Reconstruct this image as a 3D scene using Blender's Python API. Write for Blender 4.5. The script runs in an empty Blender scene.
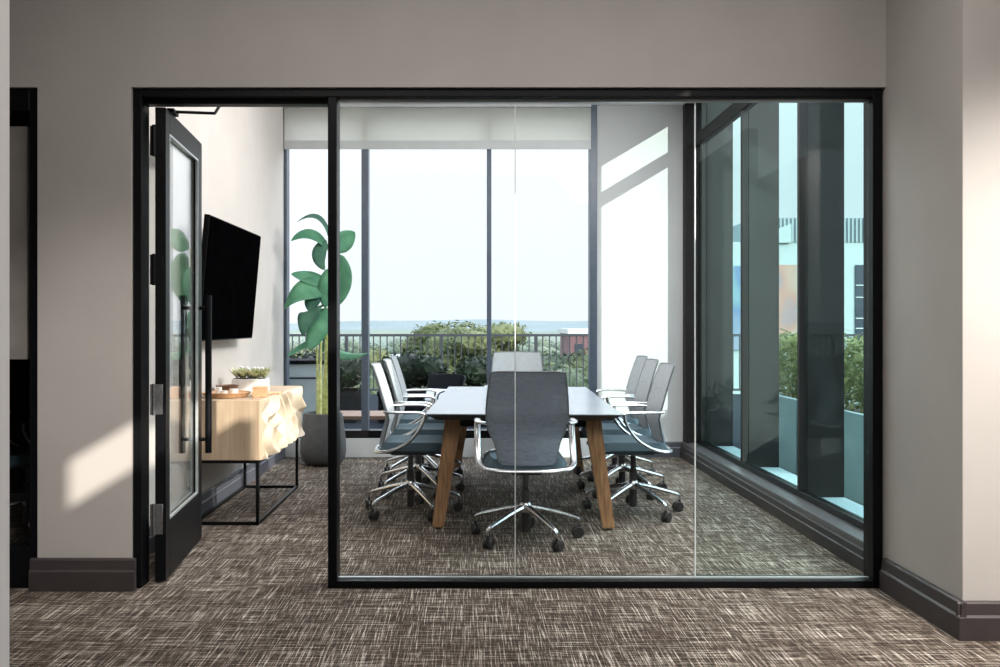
import bpy, bmesh, math, random
from mathutils import Vector, Matrix
R = random.Random(7)
D = bpy.data
COL = bpy.context.scene.collection
H = 1.285          # eye height
F = 900.0          # focal length in pixels (1000 px wide image)

def at(px, py, Y):
    return Vector(((px - 470) * Y / F, Y, H - (py - 325) * Y / F))

# ------------------------------------------------------------------ materials
MATS = {}
def nodes(name):
    m = D.materials.new(name); m.use_nodes = True
    nt = m.node_tree; nt.nodes.clear()
    out = nt.nodes.new('ShaderNodeOutputMaterial')
    return m, nt, out

def lin(c):
    return tuple(((v / 255) / 12.92 if v / 255 <= 0.04045 else ((v / 255 + 0.055) / 1.055) ** 2.4) for v in c)

def P(name, c, rough=0.6, metal=0.0, c2=None, scale=8.0, stretch=(1, 1, 1), bump=0.0, detail=4.0, spec=0.5, lo=0.35, hi=0.65):
    """procedural principled: base colour drifts between c and c2 by a noise in object space"""
    m, nt, out = nodes(name)
    b = nt.nodes.new('ShaderNodeBsdfPrincipled')
    b.inputs['Roughness'].default_value = rough
    b.inputs['Metallic'].default_value = metal
    b.inputs['Specular IOR Level'].default_value = spec
    tc = nt.nodes.new('ShaderNodeTexCoord'); mp = nt.nodes.new('ShaderNodeMapping')
    mp.inputs['Scale'].default_value = stretch
    nt.links.new(tc.outputs['Object'], mp.inputs['Vector'])
    n = nt.nodes.new('ShaderNodeTexNoise'); n.inputs['Scale'].default_value = scale; n.inputs['Detail'].default_value = detail
    nt.links.new(mp.outputs[0], n.inputs['Vector'])
    r = nt.nodes.new('ShaderNodeValToRGB')
    r.color_ramp.elements[0].position = lo; r.color_ramp.elements[1].position = hi
    c = lin(c); c2 = lin(c2) if c2 else tuple(v * 0.93 for v in c)
    r.color_ramp.elements[0].color = (*c, 1); r.color_ramp.elements[1].color = (*c2, 1)
    nt.links.new(n.outputs['Fac'], r.inputs[0]); nt.links.new(r.outputs[0], b.inputs['Base Color'])
    if bump:
        bp = nt.nodes.new('ShaderNodeBump'); bp.inputs['Strength'].default_value = bump; bp.inputs['Distance'].default_value = 0.01
        nt.links.new(n.outputs['Fac'], bp.inputs['Height']); nt.links.new(bp.outputs[0], b.inputs['Normal'])
    nt.links.new(b.outputs[0], out.inputs[0])
    MATS[name] = m
    return m

def GLASS(name, tint, refl=1.0, f0=0.04):
    m, nt, out = nodes(name)
    t = nt.nodes.new('ShaderNodeBsdfTransparent'); t.inputs[0].default_value = (*tint, 1)
    g = nt.nodes.new('ShaderNodeBsdfGlossy'); g.inputs['Roughness'].default_value = 0.0
    g.inputs[0].default_value = (1, 1, 1, 1)
    lw = nt.nodes.new('ShaderNodeLayerWeight'); lw.inputs[0].default_value = 0.5
    pw = nt.nodes.new('ShaderNodeMath'); pw.operation = 'POWER'; pw.inputs[1].default_value = 5
    ml = nt.nodes.new('ShaderNodeMath'); ml.operation = 'MULTIPLY_ADD'; ml.inputs[1].default_value = 0.8 * refl; ml.inputs[2].default_value = f0 * refl
    nt.links.new(lw.outputs['Facing'], pw.inputs[0]); nt.links.new(pw.outputs[0], ml.inputs[0])
    mx = nt.nodes.new('ShaderNodeMixShader')
    nt.links.new(ml.outputs[0], mx.inputs[0]); nt.links.new(t.outputs[0], mx.inputs[1]); nt.links.new(g.outputs[0], mx.inputs[2])
    nt.links.new(mx.outputs[0], out.inputs[0]); MATS[name] = m
    return m

def FABRIC(name, c, trans=0.2, transl=0.4, scale=500.0):
    """see-through woven cloth: diffuse + translucent + a little straight-through light"""
    m, nt, out = nodes(name)
    d = nt.nodes.new('ShaderNodeBsdfDiffuse'); tl = nt.nodes.new('ShaderNodeBsdfTranslucent'); tp = nt.nodes.new('ShaderNodeBsdfTransparent')
    tc = nt.nodes.new('ShaderNodeTexCoord')
    n = nt.nodes.new('ShaderNodeTexNoise'); n.inputs['Scale'].default_value = scale
    nt.links.new(tc.outputs['Object'], n.inputs['Vector'])
    r = nt.nodes.new('ShaderNodeValToRGB'); c = lin(c)
    r.color_ramp.elements[0].color = (*[v * 0.8 for v in c], 1); r.color_ramp.elements[1].color = (*c, 1)
    nt.links.new(n.outputs['Fac'], r.inputs[0])
    nt.links.new(r.outputs[0], d.inputs[0]); nt.links.new(r.outputs[0], tl.inputs[0])
    m1 = nt.nodes.new('ShaderNodeMixShader'); m1.inputs[0].default_value = transl
    m2 = nt.nodes.new('ShaderNodeMixShader'); m2.inputs[0].default_value = trans
    nt.links.new(d.outputs[0], m1.inputs[1]); nt.links.new(tl.outputs[0], m1.inputs[2])
    nt.links.new(m1.outputs[0], m2.inputs[1]); nt.links.new(tp.outputs[0], m2.inputs[2])
    nt.links.new(m2.outputs[0], out.inputs[0]); MATS[name] = m
    return m

def MESHCLOTH(name, c, lo, hi):
    m = FABRIC(name, c, lo, .06, 300); nt = m.node_tree
    mx = [n for n in nt.nodes if n.type == 'MIX_SHADER'][1]
    tc = nt.nodes.new('ShaderNodeTexCoord'); mp = nt.nodes.new('ShaderNodeMapping'); mp.inputs['Scale'].default_value = (22, 22, 60)
    n = nt.nodes.new('ShaderNodeTexNoise'); n.inputs['Scale'].default_value = 1; n.inputs['Detail'].default_value = 3
    r = nt.nodes.new('ShaderNodeMapRange'); r.inputs[1].default_value = .45; r.inputs[2].default_value = .7; r.inputs[3].default_value = lo; r.inputs[4].default_value = hi
    nt.links.new(tc.outputs['Object'], mp.inputs[0]); nt.links.new(mp.outputs[0], n.inputs['Vector']); nt.links.new(n.outputs['Fac'], r.inputs[0]); nt.links.new(r.outputs[0], mx.inputs[0])
    return m

def LEAF(name, c, c2, transl=0.35, scale=6.0, rough=0.5):
    m, nt, out = nodes(name)
    b = nt.nodes.new('ShaderNodeBsdfPrincipled'); b.inputs['Roughness'].default_value = rough
    b.inputs['Specular IOR Level'].default_value = 0.12
    tl = nt.nodes.new('ShaderNodeBsdfTranslucent')
    tc = nt.nodes.new('ShaderNodeTexCoord'); n = nt.nodes.new('ShaderNodeTexNoise'); n.inputs['Scale'].default_value = scale; n.inputs['Detail'].default_value = 3
    nt.links.new(tc.outputs['Object'], n.inputs['Vector'])
    r = nt.nodes.new('ShaderNodeValToRGB'); r.color_ramp.elements[0].position = .35; r.color_ramp.elements[1].position = .65
    r.color_ramp.elements[0].color = (*lin(c), 1); r.color_ramp.elements[1].color = (*lin(c2), 1)
    nt.links.new(n.outputs['Fac'], r.inputs[0]); nt.links.new(r.outputs[0], b.inputs['Base Color']); nt.links.new(r.outputs[0], tl.inputs[0])
    mx = nt.nodes.new('ShaderNodeMixShader'); mx.inputs[0].default_value = transl
    nt.links.new(b.outputs[0], mx.inputs[1]); nt.links.new(tl.outputs[0], mx.inputs[2]); nt.links.new(mx.outputs[0], out.inputs[0])
    MATS[name] = m
    return m

def CARPET(name):
    m, nt, out = nodes(name)
    b = nt.nodes.new('ShaderNodeBsdfPrincipled'); b.inputs['Roughness'].default_value = 0.95; b.inputs['Specular IOR Level'].default_value = 0.1
    tc = nt.nodes.new('ShaderNodeTexCoord')
    def noise(sc, scale=1.0, det=2.0, rot=0):
        mp = nt.nodes.new('ShaderNodeMapping'); mp.inputs['Scale'].default_value = sc; mp.inputs['Rotation'].default_value = (0, 0, rot)
        n = nt.nodes.new('ShaderNodeTexNoise'); n.inputs['Scale'].default_value = scale; n.inputs['Detail'].default_value = det
        nt.links.new(tc.outputs['Object'], mp.inputs[0]); nt.links.new(mp.outputs[0], n.inputs['Vector'])
        return n.outputs['Fac']
    def ramp(fac, p0, p1):
        r = nt.nodes.new('ShaderNodeMapRange'); r.inputs[1].default_value = p0; r.inputs[2].default_value = p1; r.interpolation_type = 'SMOOTHSTEP'
        nt.links.new(fac, r.inputs[0]); return r.outputs[0]
    def math_(op, a, b_):
        n = nt.nodes.new('ShaderNodeMath'); n.operation = op
        for i, v in enumerate((a, b_)):
            if isinstance(v, (int, float)): n.inputs[i].default_value = v
            else: nt.links.new(v, n.inputs[i])
        return n.outputs[0]
    along = ramp(noise((175, 3.6, 1), 1, 1), .54, .66)          # threads running away from the lens
    along2 = ramp(noise((240, 9, 1), 1.0, 1), .50, .68)
    cross = ramp(noise((3.6, 165, 1), 1, 1), .53, .66)          # threads running across
    cross2 = ramp(noise((10, 230, 1), 1, 1), .52, .68)
    fine = ramp(noise((300, 300, 1)), .32, .68)
    patch = ramp(noise((2.2, 1.6, 1), 1.0, 3), .3, .7)
    v = math_('ADD', math_('MULTIPLY', along, .56), math_('MULTIPLY', cross, .56))
    v = math_('ADD', v, math_('ADD', math_('MULTIPLY', along2, .38), math_('MULTIPLY', cross2, .34)))
    v = math_('MULTIPLY', v, math_('ADD', math_('MULTIPLY', fine, .7), .35))
    v = math_('MULTIPLY', v, math_('ADD', math_('MULTIPLY', patch, .22), .84))
    dark = ramp(noise((70, 90, 1)), .38, .62)
    r = nt.nodes.new('ShaderNodeValToRGB')
    e = r.color_ramp.elements
    e[0].position = 0; e[0].color = (*lin((50, 41, 36)), 1)
    e[1].position = 1; e[1].color = (*lin((246, 238, 226)), 1)
    k = e.new(.35); k.color = (*lin((116, 103, 92)), 1)
    nt.links.new(v, r.inputs[0])
    mx = nt.nodes.new('ShaderNodeMix'); mx.data_type = 'RGBA'; mx.blend_type = 'MULTIPLY'
    mx.inputs[0].default_value = 0.55
    nt.links.new(r.outputs[0], mx.inputs[6])
    cc = nt.nodes.new('ShaderNodeCombineColor')
    dd = math_('ADD', math_('MULTIPLY', dark, .65), .35)
    for i in range(3): nt.links.new(dd, cc.inputs[i])
    nt.links.new(cc.outputs[0], mx.inputs[7])
    nt.links.new(mx.outputs[2], b.inputs['Base Color'])
    bp = nt.nodes.new('ShaderNodeBump'); bp.inputs['Strength'].default_value = .4; bp.inputs['Distance'].default_value = .004
    nt.links.new(v, bp.inputs['Height']); nt.links.new(bp.outputs[0], b.inputs['Normal'])
    nt.links.new(b.outputs[0], out.inputs[0]); MATS[name] = m
    return m

def WOOD(name, c, c2, axis=2, scale=3.0, rough=.5):
    st = [22, 22, 22]; st[axis] = 1.3
    return P(name, c, rough, 0, c2, scale, tuple(st), bump=.06, detail=6, lo=.3, hi=.7)

CARPET('carpet')
P('corridor_paint', (167, 162, 157), .9, c2=(163, 158, 153), scale=3, bump=.02)
P('pier_paint', (196, 186, 180), .9, c2=(192, 182, 176), scale=3, bump=.02)
P('light_paint', (216, 212, 209), .9, c2=(211, 207, 204), scale=3)
P('room_paint', (208, 201, 195), .9, c2=(203, 196, 190), scale=2.5, bump=.02)
P('white_paint', (192, 192, 192), .85, c2=(188, 188, 188), scale=2.5)
P('ceiling_paint', (232, 232, 232), .9, c2=(226, 226, 226))
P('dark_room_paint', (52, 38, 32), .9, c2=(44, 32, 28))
P('baseboard_brown', (54, 47, 48), .5, c2=(50, 44, 45), scale=12)
P('baseboard_slate', (82, 84, 93), .45, c2=(78, 80, 88), scale=12)
P('curb_white', (206, 207, 208), .6, c2=(200, 201, 203))
P('black_metal', (9, 10, 12), .4, 0, c2=(12, 13, 16), scale=20, spec=.15)
P('mullion_metal', (78, 87, 102), .4, 0, c2=(70, 79, 94), scale=20)
P('channel_metal', (120, 125, 128), .25, 1.0, c2=(110, 115, 118), scale=30)
P('channel_bright', (190, 196, 196), .3, .4, c2=(176, 184, 184), scale=30)
P('silicone', (225, 230, 230), .4, c2=(214, 222, 222), scale=40)
P('hinge_sunlit', (150, 150, 152), .35, .9, c2=(132, 132, 134), scale=60)  # sunlit copy of the dark hinge metal, light put into the colour
P('fin_metal', (46, 44, 44), .6, 0, c2=(41, 39, 39), scale=2.5, spec=.15)
P('ledge_metal', (96, 92, 94), .30, .1, c2=(90, 86, 88), scale=14)
P('chrome', (208, 208, 210), .27, 1.0, c2=(194, 195, 198), scale=40)
P('column_grey', (92, 94, 97), .3, .8, c2=(80, 82, 85), scale=40)
P('black_plastic', (28, 28, 30), .45, c2=(34, 34, 36), scale=60)
P('seat_cloth', (62, 82, 92), .85, c2=(50, 68, 78), scale=260, bump=.1)
MESHCLOTH('back_mesh_lit', (186, 189, 192), .06, .19)  # front of the chair cloth, lit side painted paler
MESHCLOTH('back_mesh_shaded', (146, 157, 172), .10, .40)  # same cloth from behind, its shaded side painted darker
P('back_edge', (112, 115, 120), .5, c2=(100, 104, 108), scale=60)
P('table_white', (132, 139, 149), .25, c2=(128, 135, 145), scale=6)
P('table_edge', (58, 56, 56), .5, c2=(50, 48, 48), scale=30)
WOOD('walnut', (186, 142, 102), (126, 88, 58), 2)
WOOD('pale_oak', (176, 156, 132), (160, 138, 114), 2, 2.4)
WOOD('oak_carved', (198, 182, 160), (182, 164, 140), 2, 2.4)
WOOD('tray_wood', (192, 154, 118), (166, 126, 92), 1)
P('tv_black', (3, 3, 4), .5, c2=(5, 5, 6), spec=0)
P('tv_case', (12, 12, 13), .5, c2=(15, 15, 16), spec=.1)
P('ceramic_white', (238, 236, 232), .4, c2=(232, 230, 226))
P('bowl_brown', (134, 98, 80), .5, c2=(112, 80, 64), scale=14)
P('pot_grey', (78, 79, 81), .7, c2=(70, 71, 73), scale=10, bump=.05)
P('soil', (40, 32, 26), .95, c2=(62, 50, 40), scale=60, bump=.5)
P('cane', (218, 220, 158), .45, c2=(170, 182, 104), scale=9, stretch=(1, 1, 3))
LEAF('big_leaf', (88, 146, 118), (126, 184, 148), .42, 5)
LEAF('big_leaf_dark', (62, 104, 88), (88, 130, 108), .25, 5)
LEAF('succulent', (176, 190, 126), (232, 232, 200), .2, 40)
FABRIC('shade_cloth', (236, 235, 230), .10, .55, 300)
P('shade_rail', (188, 190, 190), .5, c2=(180, 182, 182))
GLASS('partition_glass', (.965, .98, .977), .45)
GLASS('partition_glass_green', (.90, .965, .955), .45)
GLASS('window_glass', (.975, .985, .99), .12)
GLASS('tinted_glass', (.83, .92, .925), .12)
GLASS('door_glass', (.93, .95, .945), 1.2, .06)
P('frosted', (150, 140, 136), .6, c2=(138, 128, 124))
# outside
P('paver', (28, 33, 40), .9, c2=(22, 27, 34), scale=4, spec=.05)
P('planter_dark', (12, 15, 19), .8, c2=(9, 11, 14), scale=4, spec=.05)
P('planter_grey', (168, 182, 184), .75, c2=(152, 168, 171), scale=3)
P('rail_metal', (38, 42, 48), .5, .3, c2=(44, 48, 54), scale=20)
LEAF('hedge_leaf', (10, 20, 14), (28, 44, 26), .25, 3)
LEAF('bush_leaf', (92, 100, 62), (142, 144, 98), .35, 4)
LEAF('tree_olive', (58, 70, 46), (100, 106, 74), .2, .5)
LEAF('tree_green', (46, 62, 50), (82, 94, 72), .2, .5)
LEAF('tree_hazy', (78, 92, 84), (98, 108, 92), .2, .4)  # washed-out leaf tones carry the distance haze
P('bark', (88, 76, 64), .9, c2=(66, 56, 46), scale=3)
P('hill_far', (90, 101, 105), .95, c2=(80, 93, 95), scale=.02, detail=8)  # distance haze is put into the ridge colour
P('hill_near', (80, 92, 86), .95, c2=(88, 98, 86), scale=.06, detail=8)  # haze painted into the slope colour too
P('ground_green', (84, 94, 74), .95, c2=(104, 108, 96), scale=.08, detail=6)
P('brick', (98, 74, 76), .9, c2=(82, 62, 66), scale=3, detail=6)
P('stone_pale', (164, 168, 168), .8, c2=(154, 158, 158), scale=.6)
P('building_white', (150, 160, 161), .85, c2=(140, 152, 153), scale=.4)
P('roof_metal', (124, 136, 140), .6, 0, c2=(114, 128, 132), scale=.5)
P('dark_window', (40, 48, 58), .2, c2=(52, 60, 70), scale=.6)
P('sofa_cushion', (206, 208, 210), .9, c2=(196, 198, 200), scale=30)
P('teak', (120, 92, 74), .7, c2=(96, 72, 56), scale=3, stretch=(1, 14, 14))

def MURAL(name, cols, scale):
    m, nt, out = nodes(name)
    b = nt.nodes.new('ShaderNodeBsdfPrincipled'); b.inputs['Roughness'].default_value = .8
    tc = nt.nodes.new('ShaderNodeTexCoord'); mp = nt.nodes.new('ShaderNodeMapping'); mp.inputs['Scale'].default_value = (scale, scale, scale * .7)
    n = nt.nodes.new('ShaderNodeTexVoronoi'); n.inputs['Scale'].default_value = 1.0; n.feature = 'SMOOTH_F1'
    nt.links.new(tc.outputs['Object'], mp.inputs[0]); nt.links.new(mp.outputs[0], n.inputs['Vector'])
    r = nt.nodes.new('ShaderNodeValToRGB'); e = r.color_ramp.elements
    while len(e) < len(cols): e.new(.5)
    for i, c in enumerate(cols):
        e[i].position = i / (len(cols) - 1); e[i].color = (*lin(c), 1)
    sp = nt.nodes.new('ShaderNodeSeparateColor'); nt.links.new(n.outputs['Color'], sp.inputs[0])
    nt.links.new(sp.outputs[0], r.inputs[0]); nt.links.new(r.outputs[0], b.inputs['Base Color']); nt.links.new(b.outputs[0], out.inputs[0])
    MATS[name] = m
MURAL('mural_teal', [(74, 124, 128), (108, 140, 140), (76, 100, 132), (116, 126, 140), (144, 152, 156)], .7)
MURAL('mural_warm', [(156, 142, 124), (148, 132, 120), (146, 110, 98), (100, 108, 124), (158, 150, 136)], .8)

# ------------------------------------------------------------------ mesh helpers
def box(bm, x0, x1, y0, y1, z0, z1, bev=0.0, seg=1):
    t = bmesh.new()
    bmesh.ops.create_cube(t, size=1)
    bmesh.ops.scale(t, vec=(abs(x1 - x0), abs(y1 - y0), abs(z1 - z0)), verts=t.verts)
    bmesh.ops.translate(t, vec=((x0 + x1) / 2, (y0 + y1) / 2, (z0 + z1) / 2), verts=t.verts)
    if bev: bmesh.ops.bevel(t, geom=t.edges[:], offset=bev, segments=seg, affect='EDGES', profile=.5)
    join(bm, t)

def join(bm, t, M=None):
    if M is not None: t.transform(M)
    me = D.meshes.new('tmp'); t.to_mesh(me); t.free(); bm.from_mesh(me); D.meshes.remove(me)

def tube(bm, pts, r, n=10, closed=False, flat=None):
    """swept round (or flattened) tube through pts; r may be a list"""
    pts = [Vector(p) for p in pts]; N = len(pts)
    rs = r if isinstance(r, (list, tuple)) else [r] * N
    rings = []; up = None
    for i, p in enumerate(pts):
        a = pts[i - 1] if (i > 0 or closed) else p; b = pts[(i + 1) % N] if (i < N - 1 or closed) else p
        d = (b - a).normalized()
        if up is None:
            up = Vector((0, 0, 1)) if abs(d.z) < .9 else Vector((0, 1, 0))
        s = d.cross(up)
        if s.length < 1e-6: s = d.cross(Vector((1, 0, 0)))
        s.normalize(); up = s.cross(d).normalized()
        fx, fy = flat if flat else (1, 1)
        rings.append([bm.verts.new(p + (s * math.cos(2 * math.pi * k / n) * fx + up * math.sin(2 * math.pi * k / n) * fy) * rs[i]) for k in range(n)])
    M = N if closed else N - 1
    for i in range(M):
        A, B = rings[i], rings[(i + 1) % N]
        for k in range(n):
            bm.faces.new((A[k], A[(k + 1) % n], B[(k + 1) % n], B[k]))
    if not closed:
        bm.faces.new(rings[0][::-1]); bm.faces.new(rings[-1])

def bar(bm, a, b, w, h=None):
    """square bar between two points"""
    a, b = Vector(a), Vector(b); h = h or w; d = (b - a)
    L = d.length; d.normalize()
    up = Vector((0, 0, 1)) if abs(d.z) < .9 else Vector((0, 1, 0))
    s = d.cross(up).normalized(); up = s.cross(d)
    t = bmesh.new(); bmesh.ops.create_cube(t, size=1)
    bmesh.ops.scale(t, vec=(w, L, h), verts=t.verts)
    M = Matrix((( s.x, d.x, up.x, (a.x + b.x) / 2), (s.y, d.y, up.y, (a.y + b.y) / 2), (s.z, d.z, up.z, (a.z + b.z) / 2), (0, 0, 0, 1)))
    join(bm, t, M)

def lathe(bm, prof, n=32, cx=0, cy=0, cap=True):
    rings = []
    for r, z in prof:
        rings.append([bm.verts.new((cx + r * math.cos(2 * math.pi * k / n), cy + r * math.sin(2 * math.pi * k / n), z)) for k in range(n)])
    for A, B in zip(rings, rings[1:]):
        for k in range(n): bm.faces.new((A[k], A[(k + 1) % n], B[(k + 1) % n], B[k]))
    if cap:
        bm.faces.new(rings[0][::-1]); bm.faces.new(rings[-1])

def smooth_path(pts, sub=6):
    pts = [Vector(p) for p in pts]; out = []
    for i in range(len(pts) - 1):
        p0 = pts[max(i - 1, 0)]; p1 = pts[i]; p2 = pts[i + 1]; p3 = pts[min(i + 2, len(pts) - 1)]
        for k in range(sub):
            t = k / sub
            out.append(.5 * ((2 * p1) + (p2 - p0) * t + (2 * p0 - 5 * p1 + 4 * p2 - p3) * t * t + (3 * p1 - p0 - 3 * p2 + p3) * t ** 3))
    out.append(pts[-1]); return out

def obj(name, bm, mat, parent=None, smooth=False, loc=None):
    bmesh.ops.recalc_face_normals(bm, faces=bm.faces[:]) if not bm.faces or len(bm.faces) < 20000 else None
    me = D.meshes.new(name); bm.to_mesh(me); bm.free()
    o = D.objects.new(name, me); COL.objects.link(o)
    me.materials.append(MATS[mat])
    if smooth:
        me.polygons.foreach_set('use_smooth', [True] * len(me.polygons))
        try: me.set_sharp_from_angle(angle=math.radians(40))
        except Exception: pass
    if parent: o.parent = parent
    if loc: o.location = loc
    return o

def tag(o, label=None, cat=None, group=None, kind=None):
    if label: o['label'] = label
    if cat: o['category'] = cat
    if group: o['group'] = group
    if kind: o['kind'] = kind
    return o

def empty(name, loc=(0, 0, 0), rz=0, label=None, cat=None, group=None, kind=None):
    o = D.objects.new(name, None); COL.objects.link(o); o.location = loc; o.rotation_euler = (0, 0, rz)
    o.empty_display_size = .1
    return tag(o, label, cat, group, kind)

def copy_tree(o, parent=None):
    c = o.copy(); COL.objects.link(c); c.parent = parent
    for ch in list(o.children): copy_tree(ch, c)
    return c

def NB(): return bmesh.new()
def struct(name, bm, mat, label=None, cat=None, **k):
    o = obj(name, bm, mat, **k); o['kind'] = 'structure'
    o['label'] = label or name.replace('_', ' '); o['category'] = cat or name.split('_')[0]
    return o

# ------------------------------------------------------------------ room shell
XL, XR, YP, YB, ZC = -1.81, 2.17, 4.39, 8.76, 3.42
bm = NB(); box(bm, -5, 2.75, -3.2, YB + .02, -.2, 0); struct('floor', bm, 'carpet', 'brown woven carpet with cream streaks over corridor and meeting room', 'floor')
bm = NB(); box(bm, -5, 2.20, 4.3, YB + .14, ZC, ZC + .25); box(bm, -5, 2.72, -3.2, 4.3, ZC, ZC + .25)
struct('ceiling', bm, 'ceiling_paint', 'white ceiling of the meeting room and corridor', 'ceiling')
# front wall: header + pier left of the partition
bm = NB()
box(bm, -5, 2.02, 4.37, 4.55, 2.44, ZC)
box(bm, -2.10, -1.645, 4.37, 4.55, 0, 2.44)
struct('wall_front', bm, 'corridor_paint', 'grey beige corridor wall framing the glass partition', 'wall')
# right pier block, plus an added unseen wing that shades the near fin
bm = NB(); box(bm, 2.02, 2.70, 3.69, 4.55, 0, ZC); box(bm, 2.70, 3.48, 3.69, 4.65, -.2, ZC + .25)
struct('wall_right', bm, 'corridor_paint', 'grey beige corridor wall corner right of the partition with added outer shading wing', 'wall')
# unseen corridor outer wall; high window slots shaped to aim the sun
bm = NB()
box(bm, 2.60, 2.70, -3.2, .45, 0, 3.13); box(bm, 2.60, 2.70, .45, 2.88, 0, 2.60); box(bm, 2.60, 2.70, 2.4, 2.88, 3.09, ZC); box(bm, 2.60, 2.70, 2.88, 3.69, 0, ZC)
box(bm, 2.60, 2.70, -3.2, -1.67, 3.13, ZC)
struct('wall_corridor', bm, 'corridor_paint', 'unseen corridor outer wall with high window strip shaped for the sun', 'wall')
bm = NB(); box(bm, -5, 2.7, -3.3, -3.2, 0, ZC); struct('wall_behind', bm, 'corridor_paint', 'corridor wall behind the viewpoint', 'wall')
bm = NB(); box(bm, -2.4, -.829, 1.55, 1.62, 0, ZC); struct('wall_near_left', bm, 'light_paint', 'pale wall end at the left edge close to viewer', 'wall')
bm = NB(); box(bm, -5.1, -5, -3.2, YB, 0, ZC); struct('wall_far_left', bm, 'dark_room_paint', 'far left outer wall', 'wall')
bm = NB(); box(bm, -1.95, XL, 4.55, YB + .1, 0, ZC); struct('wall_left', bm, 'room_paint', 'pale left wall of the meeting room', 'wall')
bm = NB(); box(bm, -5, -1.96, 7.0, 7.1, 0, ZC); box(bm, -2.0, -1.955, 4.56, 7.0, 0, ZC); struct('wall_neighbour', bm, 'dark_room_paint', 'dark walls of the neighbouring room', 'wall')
bm = NB(); box(bm, 1.235, 2.3, YB, YB + .2, 0, ZC); struct('wall_back', bm, 'white_paint', 'white back wall pier crossed by slanting sunlight', 'wall')

# baseboards (two-step profile)
def skirting(bm, a, b, nrm, h=.155, d=.032):
    """profile swept from a to b along a wall; nrm points into the room"""
    a, b, nrm = Vector(a), Vector(b), Vector(nrm)
    prof = [(0, 0), (d, 0), (d, h * .60), (d * .72, h * .66), (d * .62, h * .95), (d * .4, h), (0, h)]
    A = [bm.verts.new(a + nrm * p + Vector((0, 0, z))) for p, z in prof]
    B = [bm.verts.new(b + nrm * p + Vector((0, 0, z))) for p, z in prof]
    n = len(prof)
    for i in range(n): bm.faces.new((A[i], A[(i + 1) % n], B[(i + 1) % n], B[i]))
    bm.faces.new(A[::-1]); bm.faces.new(B)
bm = NB(); skirting(bm, (-2.128, 4.37, 0), (-1.620, 4.37, 0), (0, -1, 0)); struct('baseboard_front', bm, 'baseboard_brown', 'dark brown baseboard under the left corridor pier', 'baseboard')
bm = NB(); skirting(bm, (2.02, 4.37, 0), (2.02, 3.66, 0), (-1, 0, 0)); skirting(bm, (1.99, 3.69, 0), (2.60, 3.69, 0), (0, -1, 0))
struct('baseboard_right', bm, 'baseboard_brown', 'dark brown baseboard wrapping the right corridor corner', 'baseboard')
bm = NB(); skirting(bm, (XL, YB, 0), (XL, 4.55, 0), (1, 0, 0), .15, .02); struct('baseboard_left', bm, 'baseboard_slate', 'slate baseboard along the left room wall', 'baseboard')
bm = NB(); skirting(bm, (1.235, YB, 0), (2.06, YB, 0), (0, -1, 0), .15, .02); struct('baseboard_back', bm, 'baseboard_slate', 'slate baseboard under the white back pier', 'baseboard')

# ------------------------------------------------------------------ glass partition (window_1)
w1 = empty('window_1', (0, YP, 0), 0, 'black framed full height glass partition of three panes', 'window', kind='structure')
def fr(x0, x1, z0, z1, y0=0, y1=.11): 
    b = NB(); box(b, x0, x1, y0, y1, z0, z1, .003); return b
obj('frame_jamb', fr(-1.645, -1.603, 0, 2.44), 'black_metal', w1)
obj('frame_jamb', fr(1.966, 2.012, 0, 2.44), 'black_metal', w1)
obj('frame_head', fr(-1.603, 1.966, 2.398, 2.44), 'black_metal', w1)
obj('frame_post', fr(-.694, -.65, 0, 2.398), 'black_metal', w1)
b = fr(-.65, 1.966, 0, .036); obj('frame_sill', b, 'black_metal', w1)
b = NB(); box(b, -.65, 1.966, .045, .062, .036, .043); box(b, -.65, 1.966, .045, .062, 2.384, 2.398); obj('glazing_channel', b, 'channel_bright', w1)
b = NB(); box(b, -1.603, -.694, .05, .11, 2.375, 2.398); obj('door_stop', b, 'black_metal', w1)
for x0, x1, g in ((-.648, .220, 'partition_glass'), (.226, 1.108, 'partition_glass'), (1.114, 1.964, 'partition_glass_green')):
    b = NB(); box(b, x0, x1, .049, .059, .04, 2.394); obj('glass_pane', b, g, w1)
for x in (.223, 1.111):
    b = NB(); box(b, x - .0022, x + .0022, .047, .061, .04, 2.394); obj('glass_joint', b, 'silicone', w1)

# ------------------------------------------------------------------ door_1 (open, swung into the room)
DA = math.atan2(-.089, .9)          # leaf direction measured from +Y
d1 = empty('door_1', (-1.539, 4.475, 0), 0, 'black framed glass door standing open into the meeting room', 'door', kind='structure')
d1.rotation_euler = (0, 0, math.radians(90) + .099)       # local +X runs along the leaf, local -Y faces the room
W, T = .905, .052
def leaf(x0, x1, z0, z1, y0=-T / 2, y1=T / 2, bev=.002):
    b = NB(); box(b, x0, x1, y0, y1, z0, z1, bev); return b
obj('hinge_stile', leaf(0, .085, .012, 2.368), 'black_metal', d1)
obj('lock_stile', leaf(W - .105, W, .012, 2.368), 'black_metal', d1)
obj('top_rail', leaf(.085, W - .105, 2.255, 2.368), 'black_metal', d1)
obj('bottom_rail', leaf(.085, W - .105, .012, .30), 'black_metal', d1)
b = NB()
for s in (-1, 1):
    y0, y1 = sorted((s * T / 2, s * (T / 2 - .014)))
    box(b, .085, .095, y0, y1, .30, 2.255); box(b, W - .115, W - .105, y0, y1, .30, 2.255)
    box(b, .095, W - .115, y0, y1, .30, .31); box(b, .095, W - .115, y0, y1, 2.245, 2.255)
obj('glazing_bead', b, 'channel_bright', d1)
obj('glass_pane', leaf(.09, W - .11, .305, 2.25, -.005, .005, 0), 'door_glass', d1)
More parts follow.
